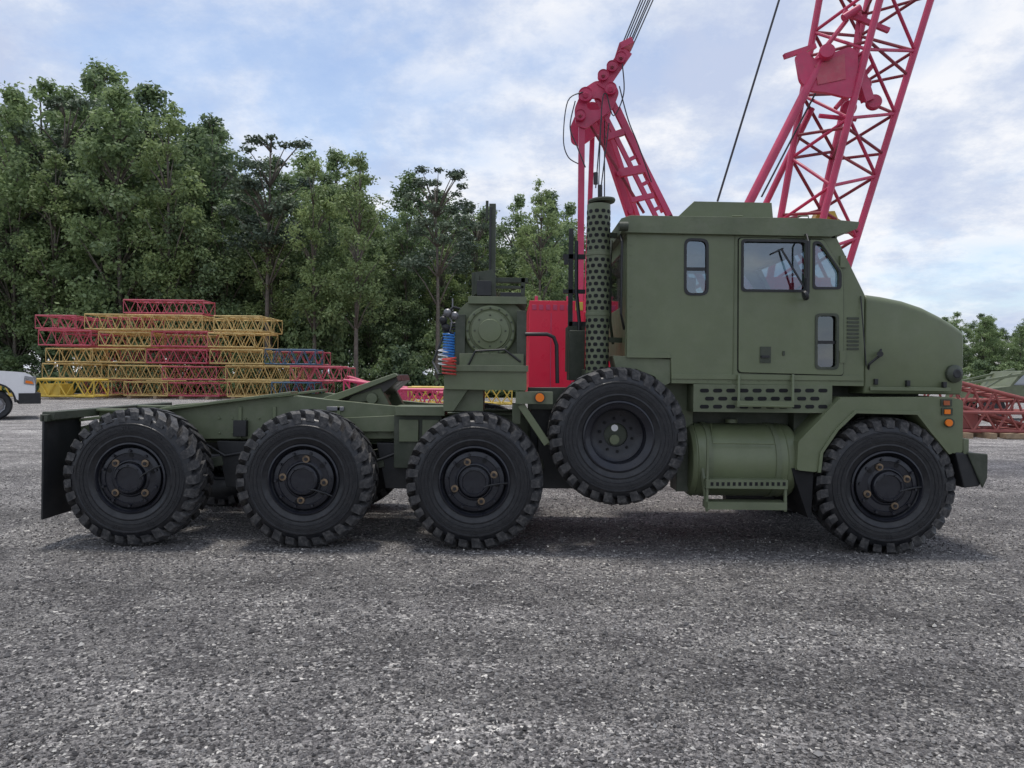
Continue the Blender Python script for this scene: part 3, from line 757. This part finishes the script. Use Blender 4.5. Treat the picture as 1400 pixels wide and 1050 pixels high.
for k in range(5): mb.box((Xr(1300)+k*.7, y-.8, 0), (Xr(1300)+k*.7+.2, y+1.6, .16), WOOD)
mb.box((Xr(1350), y-.9, .02), (Xr(1430), y-.6, .16), WOOD)
mb.build('sections', s4, recalc=False)

mv = empty('parked_military_vehicle')
mb = MB(); y = 24.0; gx = 19.6
mb.prism([(gx,.75),(gx+.1,1.25),(gx+1.6,1.45),(gx+2.1,2.1),(gx+3.6,2.15),(gx+3.8,1.4),(gx+6,1.4),(gx+6,.75)], y, y+2, GREEN2)
mb.beam((gx-.6, y-.1, 1.5), (gx+3.6, y-.1, 2.25), .08, .1, GREEN); mb.beam((gx-.3, y+1.6, 1.45), (gx+3, y+1.8, 2.2), .08, .1, GREEN)
mb.beam((gx+.2, y-.1, 1.2), (gx+1.6, y-.1, 2.0), .06, .06, GREEN)
mb.box((gx+.3, y-.02, 1.0), (gx+.6, y, 1.15), BLACK)
mb.prism([(gx+1.75,1.5),(gx+2.2,2.0),(gx+2.8,2.03),(gx+2.8,1.5)], y-.01, y-.002, DGLASS)
for x in (gx+.9, gx+4.6):
    for yy in (y-.1, y+1.8): mb.lathe([(0,0),(.25,.0),(.3,.04),(.48,.0),(.5,.05),(.5,.25),(.4,.3),(0,.3)], (x, yy, .5), (0,1,0), RUBBER, 24)
mb.build('body', mv, bevel=.02)

# ------------------------------------------------------------------ pickup
pk = empty('white_pickup_truck')
mb = MB()
prof = rpoly([(0,.55),(0,1.02),(-.06,1.26),(-.25,1.36),(-1.45,1.44),(-1.55,1.44),(-5.9,1.44),(-5.95,.6),(-5.2,.55),(-5.1,.85),(-4.85,1.0),(-4.55,1.0),(-4.3,.85),(-4.2,.5),(-1.45,.5),(-1.4,.75),(-1.2,.98),(-.95,1.04),(-.7,.98),(-.5,.75),(-.45,.55)], .1, 4)
mb.prism(prof, 0, 2.0, WHITE)
mb.prism(rpoly([(-1.5,1.44),(-2.2,1.98),(-4.0,2.0),(-4.2,1.44)], .05, 3), .1, 1.9, WHITE)
mb.prism(rpoly([(-1.7,1.46),(-2.25,1.9),(-3.0,1.93),(-3.0,1.46)], .05, 3), .09, .098, DGLASS); mb.prism(rpoly([(-3.08,1.46),(-3.08,1.93),(-3.9,1.93),(-4.05,1.46)], .05, 3), .09, .098, DGLASS)
mb.box((-.4,-.015,.45), (.14,2.015,.76), BLACK); mb.box((-.05,.3,.82), (.04,1.7,1.24), CHROME)
for k in range(4): mb.box((.04,.34,.86+k*.1), (.05,1.66,.9+k*.1), BLACK)
mb.prism(rpoly([(-.28,1.02),(-.02,.98),(-.05,1.22),(-.26,1.26)], .03, 2), -.012, .3, CHROME)
mb.prism(rpoly([(-.24,1.05),(-.04,1.02),(-.07,1.1),(-.23,1.13)], .02, 2), -.018, -.013, AMBER)
mb.box((-1.5,-.012,1.12), (-1.15,-.002,1.2), BLACK)
for x in (-1.56, -2.9, -4.1): mb.box((x, -.003, .6), (x+.012, -.001, 1.4), BLACK)
mb.box((-1.9,-.22,1.4), (-1.75,-.02,1.62), BLACK)
arch = [(-.95+.5*math.cos(math.radians(a)), .5+.55*math.sin(math.radians(a))) for a in range(0, 181, 15)]
arch2 = [(-.95+.46*math.cos(math.radians(a)), .5+.5*math.sin(math.radians(a))) for a in range(180, -1, -15)]
mb.prism(arch+arch2, -.015, .4, BLACK)
for x in (-.95, -4.7):
    for yy, d in ((.03, 1), (1.97, -1)):
        mb.lathe([(0,.03),(.1,.02),(.12,.06),(.2,.07),(.24,.02),(.26,.0),(.36,-.01),(.41,.03),(.42,.08),(.42,.24),(.35,.28),(0,.28)], (x, yy, .42), (0,d,0), RUBBER, 36)
        mb.lathe([(0,.0),(.08,-.002),(.1,.04),(.2,.055),(.235,.005),(.25,-.004)], (x, yy, .42), (0,d,0), CHROME, 10)
o = mb.build('body', pk, bevel=.035, seg=3)
pk.scale = (1.2,)*3; pk.location = ((48-700)*.0255, 25.5-STAND, 0); pk.rotation_euler = (0, 0, math.radians(36))

# ------------------------------------------------------------------ vegetation
def leaf_mat(name, dark, light, trans=.4):
    m, nt, out = new_mat(name); L = nt.links.new
    at = N(nt, 'ShaderNodeAttribute', attribute_name='tint')
    oi = N(nt, 'ShaderNodeObjectInfo')
    ad = N(nt, 'ShaderNodeMath', operation='MULTIPLY_ADD'); L(oi.outputs['Random'], ad.inputs[0]); ad.inputs[1].default_value = .45; L(at.outputs['Fac'], ad.inputs[2])
    r = ramp(nt, ad.outputs[0], [(.1, dark), (1.0, light)])
    d = N(nt, 'ShaderNodeBsdfPrincipled', Roughness=.55); L(r.outputs[0], d.inputs['Base Color']); d.inputs['Specular IOR Level'].default_value = .35
    t = N(nt, 'ShaderNodeBsdfTranslucent'); L(r.outputs[0], t.inputs[0])
    s = N(nt, 'ShaderNodeMixShader'); s.inputs[0].default_value = trans; L(d.outputs[0], s.inputs[1]); L(t.outputs[0], s.inputs[2]); L(s.outputs[0], out.inputs[0])
    return m
LEAF = leaf_mat('broadleaf_foliage', (.10,.15,.095), (.28,.37,.165))  # distance haze is mixed into the leaf colours, paler and bluer
LEAF_L = leaf_mat('light_foliage', (.17,.23,.10), (.34,.43,.18))
NEEDLE = leaf_mat('pine_foliage', (.06,.09,.07), (.14,.185,.115), .15)

def foliage_mesh(name, seed, H, W, base, nclump, nleaf, leaf, cr=(.9,1.9), mat=LEAF, kind='round', trunk_r=.22, flat=.75):
    rg = np.random.default_rng(seed); rd = random.Random(seed)
    mb = MB()
    n = 7; tp = []
    for i in range(n+1):
        t = i/n; tp.append(Vector((math.sin(t*3+seed)*.25*t, math.cos(t*2.3+seed)*.25*t, t*H*.93)))
    if trunk_r: mb.path(tp, [trunk_r*(1-.85*i/n) for i in range(n+1)], BARK, 8)
    cl = []
    for i in range(nclump):
        t = rd.random()**.8 if kind != 'pine' else rd.random()
        z = H*(base + (1-base)*t*.97)
        if kind == 'round': env = (math.sin(math.pi*min(1, .2+.79*t)))**.75
        elif kind == 'pine': env = .55 + .45*math.sin(math.pi*(.2+.7*t))
        else: env = 1-.5*t
        rr = W/2*env*math.sqrt(rd.random()); an = rd.random()*6.283
        c = Vector((rr*math.cos(an), rr*math.sin(an), z)); rad = rd.uniform(*cr)*(1-.55*t)
        cl.append((c, rad))
        if trunk_r and (i % 2 == 0 or kind == 'pine'):
            zi = max(0.15*H, z - rr*.7); k = min(n, int(zi/(H*.93)*n)); bp = tp[k]
            mid = bp.lerp(c, .5) + Vector((0,0,.3)); mb.path([bp, mid, c], [trunk_r*.35, trunk_r*.22, .02], BARK, 5)
    V = []; T = []
    for c, rad in cl:
        m = int(nleaf*(rad/cr[1])**1.4)
        d = rg.normal(size=(m,3)); d /= np.linalg.norm(d, axis=1)[:,None]
        r = rad*(.3+.7*rg.random(m)**.5)*(1+.32*rg.normal(size=m))
        pos = d*r[:,None]*np.array([1,1,flat]) + np.array(c)
        nn = d*.5 + rg.normal(size=(m,3))*.6 + np.array([0,-.1,.7]); nn /= np.linalg.norm(nn, axis=1)[:,None]
        ref = rg.normal(size=(m,3)); a = np.cross(nn, ref); a /= np.linalg.norm(a, axis=1)[:,None]; b = np.cross(nn, a)
        s = leaf*(.5+.8*rg.random(m)); a *= s[:,None]; b *= (s*.6)[:,None]
        V.append(np.stack([pos-a, pos-b*.9+a*.1, pos+a, pos+b], 1).reshape(-1,3))
        T.append(np.clip(rg.normal(rd.uniform(.1,.7), .12, m), 0, 1))
    V = np.concatenate(V); T = np.concatenate(T); nb = len(mb.v); q = len(T)
    allv = np.concatenate([np.array(mb.v) if nb else np.zeros((0,3)), V])
    faces = mb.f + (np.arange(q*4).reshape(-1,4)+nb).tolist()
    me = bpy.data.meshes.new(name); me.from_pydata(allv.tolist(), [], faces)
    me.materials.append(BARK); me.materials.append(mat)
    me.polygons.foreach_set('material_index', [0]*len(mb.f) + [1]*q)
    me.polygons.foreach_set('use_smooth', [True]*len(mb.f) + [False]*q)
    at = me.attributes.new('tint', 'FLOAT', 'FACE'); at.data.foreach_set('value', np.concatenate([np.zeros(len(mb.f)), T]).astype(np.float32))
    me.update(); return me
def place(me, name, parent, x, y, s, z=0, sx=None):
    o = bpy.data.objects.new(name, me); scene.collection.objects.link(o)
    if parent: o.parent = parent
    o.location = (x, y, z); w = s if sx is None else sx; o.scale = (w, w, s); o.rotation_euler = (0, 0, RND.uniform(0, 6.28)); return o

broad = [foliage_mesh('broadleaf_mesh_%d' % i, 10+i, 20, 7.4, .14, 100, 360, .165, cr=(.7,1.8)) for i in range(6)]
lightm = [foliage_mesh('light_tree_mesh_%d' % i, 30+i, 20, 5.2, .28, 66, 260, .15, cr=(.55,1.35), mat=LEAF_L) for i in range(2)]
pinem = [foliage_mesh('pine_mesh_%d' % i, 50+i, 20, 6.5, .58, 38, 360, .15, cr=(.7,1.3), mat=NEEDLE, kind='pine', flat=.5) for i in range(2)]
bush = [foliage_mesh('bush_mesh_%d' % i, 70+i, 4, 5, .05, 26, 320, .15, cr=(.7,1.2), kind='bush', trunk_r=0) for i in range(2)]

forest = empty('forest_treeline')
prof_x = [-75,-42,-34,-27,-20,-12.6,-9.6,-6,-3,1.8,4.8,9,30]
prof_h = [26,25.5,26.5,24,21,20,17.5,17.5,15,17,16,10.5,10]
def top_h(x, y): return float(np.interp(x*60/(y+STAND), prof_x, prof_h))*((y+STAND)/60)**.95
for row, y in enumerate((52, 56.5, 61, 66, 72)):
    x = -72 - row*2
    while x < 12 + row:
        hh = top_h(x, y)*RND.uniform(.72, 1.04)*(1 if row else .82)
        me = RND.choice(broad + ([lightm[0], lightm[1]] if RND.random() < .55 else []))
        place(me, 'tree', forest, x + RND.uniform(-1,1), y + RND.uniform(-1.5,1.5), hh/20, sx=hh/20*RND.uniform(.85,1.1))
        x += RND.uniform(2.8, 4.4)
x = -70
while x < 14:
    place(RND.choice(bush), 'undergrowth', forest, x, 49.5+RND.uniform(-1,1.5), RND.uniform(.6,1.7), sx=RND.uniform(.8,1.2)); x += RND.uniform(1.6, 3.)
far = empty('distant_woods')
for row, y in enumerate((108, 116, 125)):
    x = 5
    while x < 130:
        s = RND.uniform(.5,.68)
        if x < 74: s *= .8
        place(RND.choice(broad), 'tree', far, x, y + RND.uniform(-3,3), s, sx=s*1.2); x += RND.uniform(3., 4.8)
x = 5
while x < 130:
    place(RND.choice(bush), 'undergrowth', far, x, 105.5+RND.uniform(-1,1), RND.uniform(.8,1.5), sx=1.3); x += RND.uniform(2, 4)
def tree(me, name, u, vtop, y, wf=1.):
    d = y+STAND; x = (u-700)*d/1000; hh = site(u, vtop, y).z
    place(me, name, None, x, y, hh/20, sx=hh/20*wf)
tree(pinem[0], 'pine_tree', 366, 184, 50, 1.1); tree(pinem[1], 'pine_tree', 597, 236, 48, 1.15); tree(pinem[0], 'pine_tree', 84, 132, 55, 1.)
tree(lightm[0], 'broadleaf_tree', 487, 205, 46.5, .95); tree(lightm[1], 'broadleaf_tree', 735, 243, 49, .9); tree(broad[2], 'broadleaf_tree', 165, 116, 51, 1.); tree(lightm[1], 'broadleaf_tree', 232, 138, 50, .9)
tree(lightm[0], 'broadleaf_tree', 430, 215, 48, .9); tree(pinem[1], 'pine_tree', 652, 282, 52, .8); tree(broad[4], 'broadleaf_tree', 20, 118, 52, .9)

# ------------------------------------------------------------------ ground
def gravel_mat():
    m, nt, out = new_mat('gravel'); L = nt.links.new
    tc = N(nt, 'ShaderNodeTexCoord'); p = N(nt, 'ShaderNodeBsdfPrincipled', Roughness=.8)
    p.inputs['Specular IOR Level'].default_value = .3
    wn = N(nt, 'ShaderNodeTexNoise', Scale=30., Detail=2.); L(tc.outputs['Object'], wn.inputs['Vector'])
    wv = N(nt, 'ShaderNodeVectorMath', operation='MULTIPLY_ADD'); L(wn.outputs['Color'], wv.inputs[0]); wv.inputs[1].default_value = (.02,.02,.0); L(tc.outputs['Object'], wv.inputs[2])
    def vor(s):
        v = N(nt, 'ShaderNodeTexVoronoi', Scale=s); L(wv.outputs[0], v.inputs['Vector']); return v
    v1, v2, v3 = vor(24), vor(52), vor(120)
    def val(v):
        s_ = N(nt, 'ShaderNodeSeparateColor'); L(v.outputs['Color'], s_.inputs[0]); return s_.outputs[0]
    c1 = ramp(nt, val(v1), [(.0, (.05,.048,.048)), (.5, (.145,.138,.137)), (.8, (.25,.24,.235)), (.94, (.42,.40,.38)), (1., (.72,.69,.64))])
    c2 = ramp(nt, val(v2), [(.0, (.035,.033,.033)), (.5, (.145,.138,.137)), (.85, (.30,.288,.28)), (1., (.62,.6,.56))])
    c3 = ramp(nt, val(v3), [(.0, (.05,.048,.047)), (.6, (.165,.157,.155)), (1., (.40,.385,.365))])
    def mask(scale, lo, hi, ofs):
        mp = N(nt, 'ShaderNodeMapping'); mp.inputs['Location'].default_value = (ofs, ofs, 0); L(tc.outputs['Object'], mp.inputs[0])
        n = N(nt, 'ShaderNodeTexNoise', Scale=scale, Detail=4.); L(mp.outputs[0], n.inputs['Vector'])
        k = N(nt, 'ShaderNodeMapRange'); L(n.outputs[0], k.inputs[0]); k.inputs[1].default_value = lo; k.inputs[2].default_value = hi; return k.outputs[0], n.outputs[0]
    k1, nz = mask(18., .50, .58, 0); k2, _ = mask(4., .45, .62, 7)
    mxa = N(nt, 'ShaderNodeMix', data_type='RGBA'); L(k1, mxa.inputs[0]); L(c2.outputs[0], mxa.inputs[6]); L(c1.outputs[0], mxa.inputs[7])
    mx = N(nt, 'ShaderNodeMix', data_type='RGBA'); L(k2, mx.inputs[0]); L(mxa.outputs[2], mx.inputs[6]); L(c3.outputs[0], mx.inputs[7])
    mp = N(nt, 'ShaderNodeMapping'); mp.inputs['Scale'].default_value = (.12, .8, 1); mp.inputs['Rotation'].default_value = (0, 0, .12); L(tc.outputs['Object'], mp.inputs['Vector'])
    nb = N(nt, 'ShaderNodeTexNoise', Scale=1.3, Detail=7., Roughness=.62); L(mp.outputs[0], nb.inputs['Vector'])
    rb = ramp(nt, nb.outputs[0], [(.3, g3(.62)), (.5, g3(.98)), (.7, g3(1.45))])
    nn = N(nt, 'ShaderNodeTexNoise', Scale=1.6, Detail=8., Roughness=.68); L(tc.outputs['Object'], nn.inputs['Vector'])
    rn = ramp(nt, nn.outputs[0], [(.32, (.64,.63,.64)), (.68, (1.36,1.35,1.32))])
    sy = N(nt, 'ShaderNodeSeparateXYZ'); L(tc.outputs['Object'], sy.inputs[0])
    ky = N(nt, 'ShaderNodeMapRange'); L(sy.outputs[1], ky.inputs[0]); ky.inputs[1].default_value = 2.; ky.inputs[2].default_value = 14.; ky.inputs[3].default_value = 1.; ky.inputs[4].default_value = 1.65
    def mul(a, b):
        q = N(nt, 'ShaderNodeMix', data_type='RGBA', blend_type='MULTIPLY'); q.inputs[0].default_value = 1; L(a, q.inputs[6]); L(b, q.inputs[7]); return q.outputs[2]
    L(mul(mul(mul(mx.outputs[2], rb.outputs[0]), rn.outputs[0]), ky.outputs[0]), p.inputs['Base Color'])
    s1 = N(nt, 'ShaderNodeMath', operation='MULTIPLY_ADD'); L(v2.outputs['Distance'], s1.inputs[0]); s1.inputs[1].default_value = .6; L(v1.outputs['Distance'], s1.inputs[2])
    b = N(nt, 'ShaderNodeBump', Strength=1., Distance=.03); b.invert = True; L(s1.outputs[0], b.inputs['Height'])
    b2 = N(nt, 'ShaderNodeBump', Strength=.6, Distance=.05); L(nz, b2.inputs['Height']); L(b.outputs[0], b2.inputs['Normal']); L(b2.outputs[0], p.inputs['Normal'])
    L(p.outputs[0], out.inputs[0]); return m
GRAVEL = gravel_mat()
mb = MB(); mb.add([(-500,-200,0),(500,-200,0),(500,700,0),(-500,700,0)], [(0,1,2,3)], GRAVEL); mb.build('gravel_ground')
GRASS = paint('forest_floor', (.06,.075,.03), .9, var=.5, scale=.8)
mb = MB(); pts = [(-120,47.5),(-60,46.8),(-30,47.4),(0,46.9),(14,47.8),(16,60),(40,104),(150,104),(300,104),(300,400),(-300,400),(-300,47)]
mb.add([(x, y, .006) for x, y in pts], [tuple(range(len(pts)))], GRASS); mb.build('forest_floor')
# loose stones
rg = np.random.default_rng(5); n = 80000
d = 2.6 + 10*rg.random(n)**1.5; xx = (rg.random(n)-.5)*1.6*d; yy = d - STAND
sz = .0035 + .011*rg.random(n)**2.3; big = rg.random(n) < .02; sz[big] *= 1.8
base = np.array([(1,0,0),(0,1,0),(-1,0,0),(0,-1,0),(0,0,.7),(0,0,-.6)], float)
an = rg.random(n)*6.28; ca, sa = np.cos(an), np.sin(an)
B = base[None]*(.6+.8*rg.random((n,6,1)))*sz[:,None,None]
Xp = B[:,:,0]*ca[:,None]-B[:,:,1]*sa[:,None]*.7 + xx[:,None]; Yp = B[:,:,0]*sa[:,None]+B[:,:,1]*ca[:,None]*.7 + yy[:,None]; Zp = B[:,:,2] + (sz*.3)[:,None]
V = np.stack([Xp,Yp,Zp],2).reshape(-1,3)
fb = np.array([(0,1,4),(1,2,4),(2,3,4),(3,0,4),(1,0,5),(2,1,5),(3,2,5),(0,3,5)])
F_ = (fb[None]+np.arange(n)[:,None,None]*6).reshape(-1,3)
me = bpy.data.meshes.new('loose_gravel_stones'); me.from_pydata(V.tolist(), [], F_.tolist())
at = me.attributes.new('tint','FLOAT','FACE'); at.data.foreach_set('value', np.repeat(rg.random(n)**1.4, 8).astype(np.float32))
m, nt, out = new_mat('stones'); a_ = N(nt,'ShaderNodeAttribute', attribute_name='tint'); r = ramp(nt, a_.outputs['Fac'], [(0,(.045,.043,.043)),(.5,(.15,.143,.141)),(.88,(.32,.308,.295)),(1,(.68,.65,.59))])
p = N(nt,'ShaderNodeBsdfPrincipled', Roughness=.8); nt.links.new(r.outputs[0], p.inputs['Base Color']); nt.links.new(p.outputs[0], out.inputs[0]); me.materials.append(m)
scene.collection.objects.link(bpy.data.objects.new('loose_gravel_stones', me))

# ------------------------------------------------------------------ sky + sun
w = bpy.data.worlds.new('World'); scene.world = w; w.use_nodes = True; nt = w.node_tree; nt.nodes.clear(); L = nt.links.new
out = nt.nodes.new('ShaderNodeOutputWorld'); bg = nt.nodes.new('ShaderNodeBackground'); bg.inputs[1].default_value = .128
EL = math.radians(80); AZ = math.radians(-35)   # azimuth from +Y toward +X
sky = nt.nodes.new('ShaderNodeTexSky'); sky.sky_type = 'NISHITA'; sky.sun_disc = False; sky.sun_elevation = EL; sky.sun_rotation = AZ; sky.dust_density = .8; sky.air_density = 1.0
gain = N(nt, 'ShaderNodeMix', data_type='RGBA', blend_type='MULTIPLY'); gain.inputs[0].default_value = 1; L(sky.outputs[0], gain.inputs[6]); gain.inputs[7].default_value = (1.35, 1.38, 1.4, 1)
tc = nt.nodes.new('ShaderNodeTexCoord'); sp_ = nt.nodes.new('ShaderNodeSeparateXYZ'); L(tc.outputs['Generated'], sp_.inputs[0])
ad = N(nt,'ShaderNodeMath', operation='ADD'); L(sp_.outputs[2], ad.inputs[0]); ad.inputs[1].default_value = .3
mxm = N(nt,'ShaderNodeMath', operation='MAXIMUM'); L(ad.outputs[0], mxm.inputs[0]); mxm.inputs[1].default_value = .05
dx = N(nt,'ShaderNodeMath', operation='DIVIDE'); L(sp_.outputs[0], dx.inputs[0]); L(mxm.outputs[0], dx.inputs[1])
dy = N(nt,'ShaderNodeMath', operation='DIVIDE'); L(sp_.outputs[1], dy.inputs[0]); L(mxm.outputs[0], dy.inputs[1])
cb = nt.nodes.new('ShaderNodeCombineXYZ'); L(dx.outputs[0], cb.inputs[0]); L(dy.outputs[0], cb.inputs[1]); cb.inputs[2].default_value = 5.1
n1 = N(nt,'ShaderNodeTexNoise', Scale=1.9, Detail=11., Roughness=.62, Distortion=.3); L(cb.outputs[0], n1.inputs['Vector'])
n2 = N(nt,'ShaderNodeTexNoise', Scale=3.4, Detail=10., Roughness=.64); L(cb.outputs[0], n2.inputs['Vector'])
cov = ramp(nt, n1.outputs[0], [(.34, g3(.35)), (.46, g3(.72)), (.56, g3(.97))])
cc = ramp(nt, n2.outputs[0], [(.38, (4.4,5.0,6.5)), (.48, (5.3,5.8,6.9)), (.6, (7.4,7.5,7.8))])
mx = N(nt,'ShaderNodeMix', data_type='RGBA'); L(cov.outputs[0], mx.inputs[0]); L(gain.outputs[2], mx.inputs[6]); L(cc.outputs[0], mx.inputs[7])
L(mx.outputs[2], bg.inputs[0]); L(bg.outputs[0], out.inputs[0])
sl = bpy.data.lights.new('sun', 'SUN'); sl.energy = 2.3; sl.angle = math.radians(9); sl.color = (1, .95, .88)
so = bpy.data.objects.new('sun', sl); scene.collection.objects.link(so)
dirv = Vector((math.sin(AZ)*math.cos(EL), math.cos(AZ)*math.cos(EL), math.sin(EL)))
so.rotation_euler = dirv.to_track_quat('Z', 'Y').to_euler(); so.location = dirv*50

# ------------------------------------------------------------------ camera
cam = bpy.data.cameras.new('camera'); cam.sensor_width = 36; cam.lens = 36*1000/1400; cam.clip_end = 2000; cam.clip_start = .05
co = bpy.data.objects.new('camera', cam); scene.collection.objects.link(co)
M = Matrix.Rotation(math.radians(90) - math.atan(13/1000), 4, 'X') @ Matrix.Rotation(ROLL, 4, 'Z')
co.matrix_world = Matrix.Translation((0, -STAND, EYE)) @ M
scene.camera = co
scene.view_settings.view_transform = 'Standard'; scene.view_settings.look = 'None'; scene.view_settings.exposure = 0
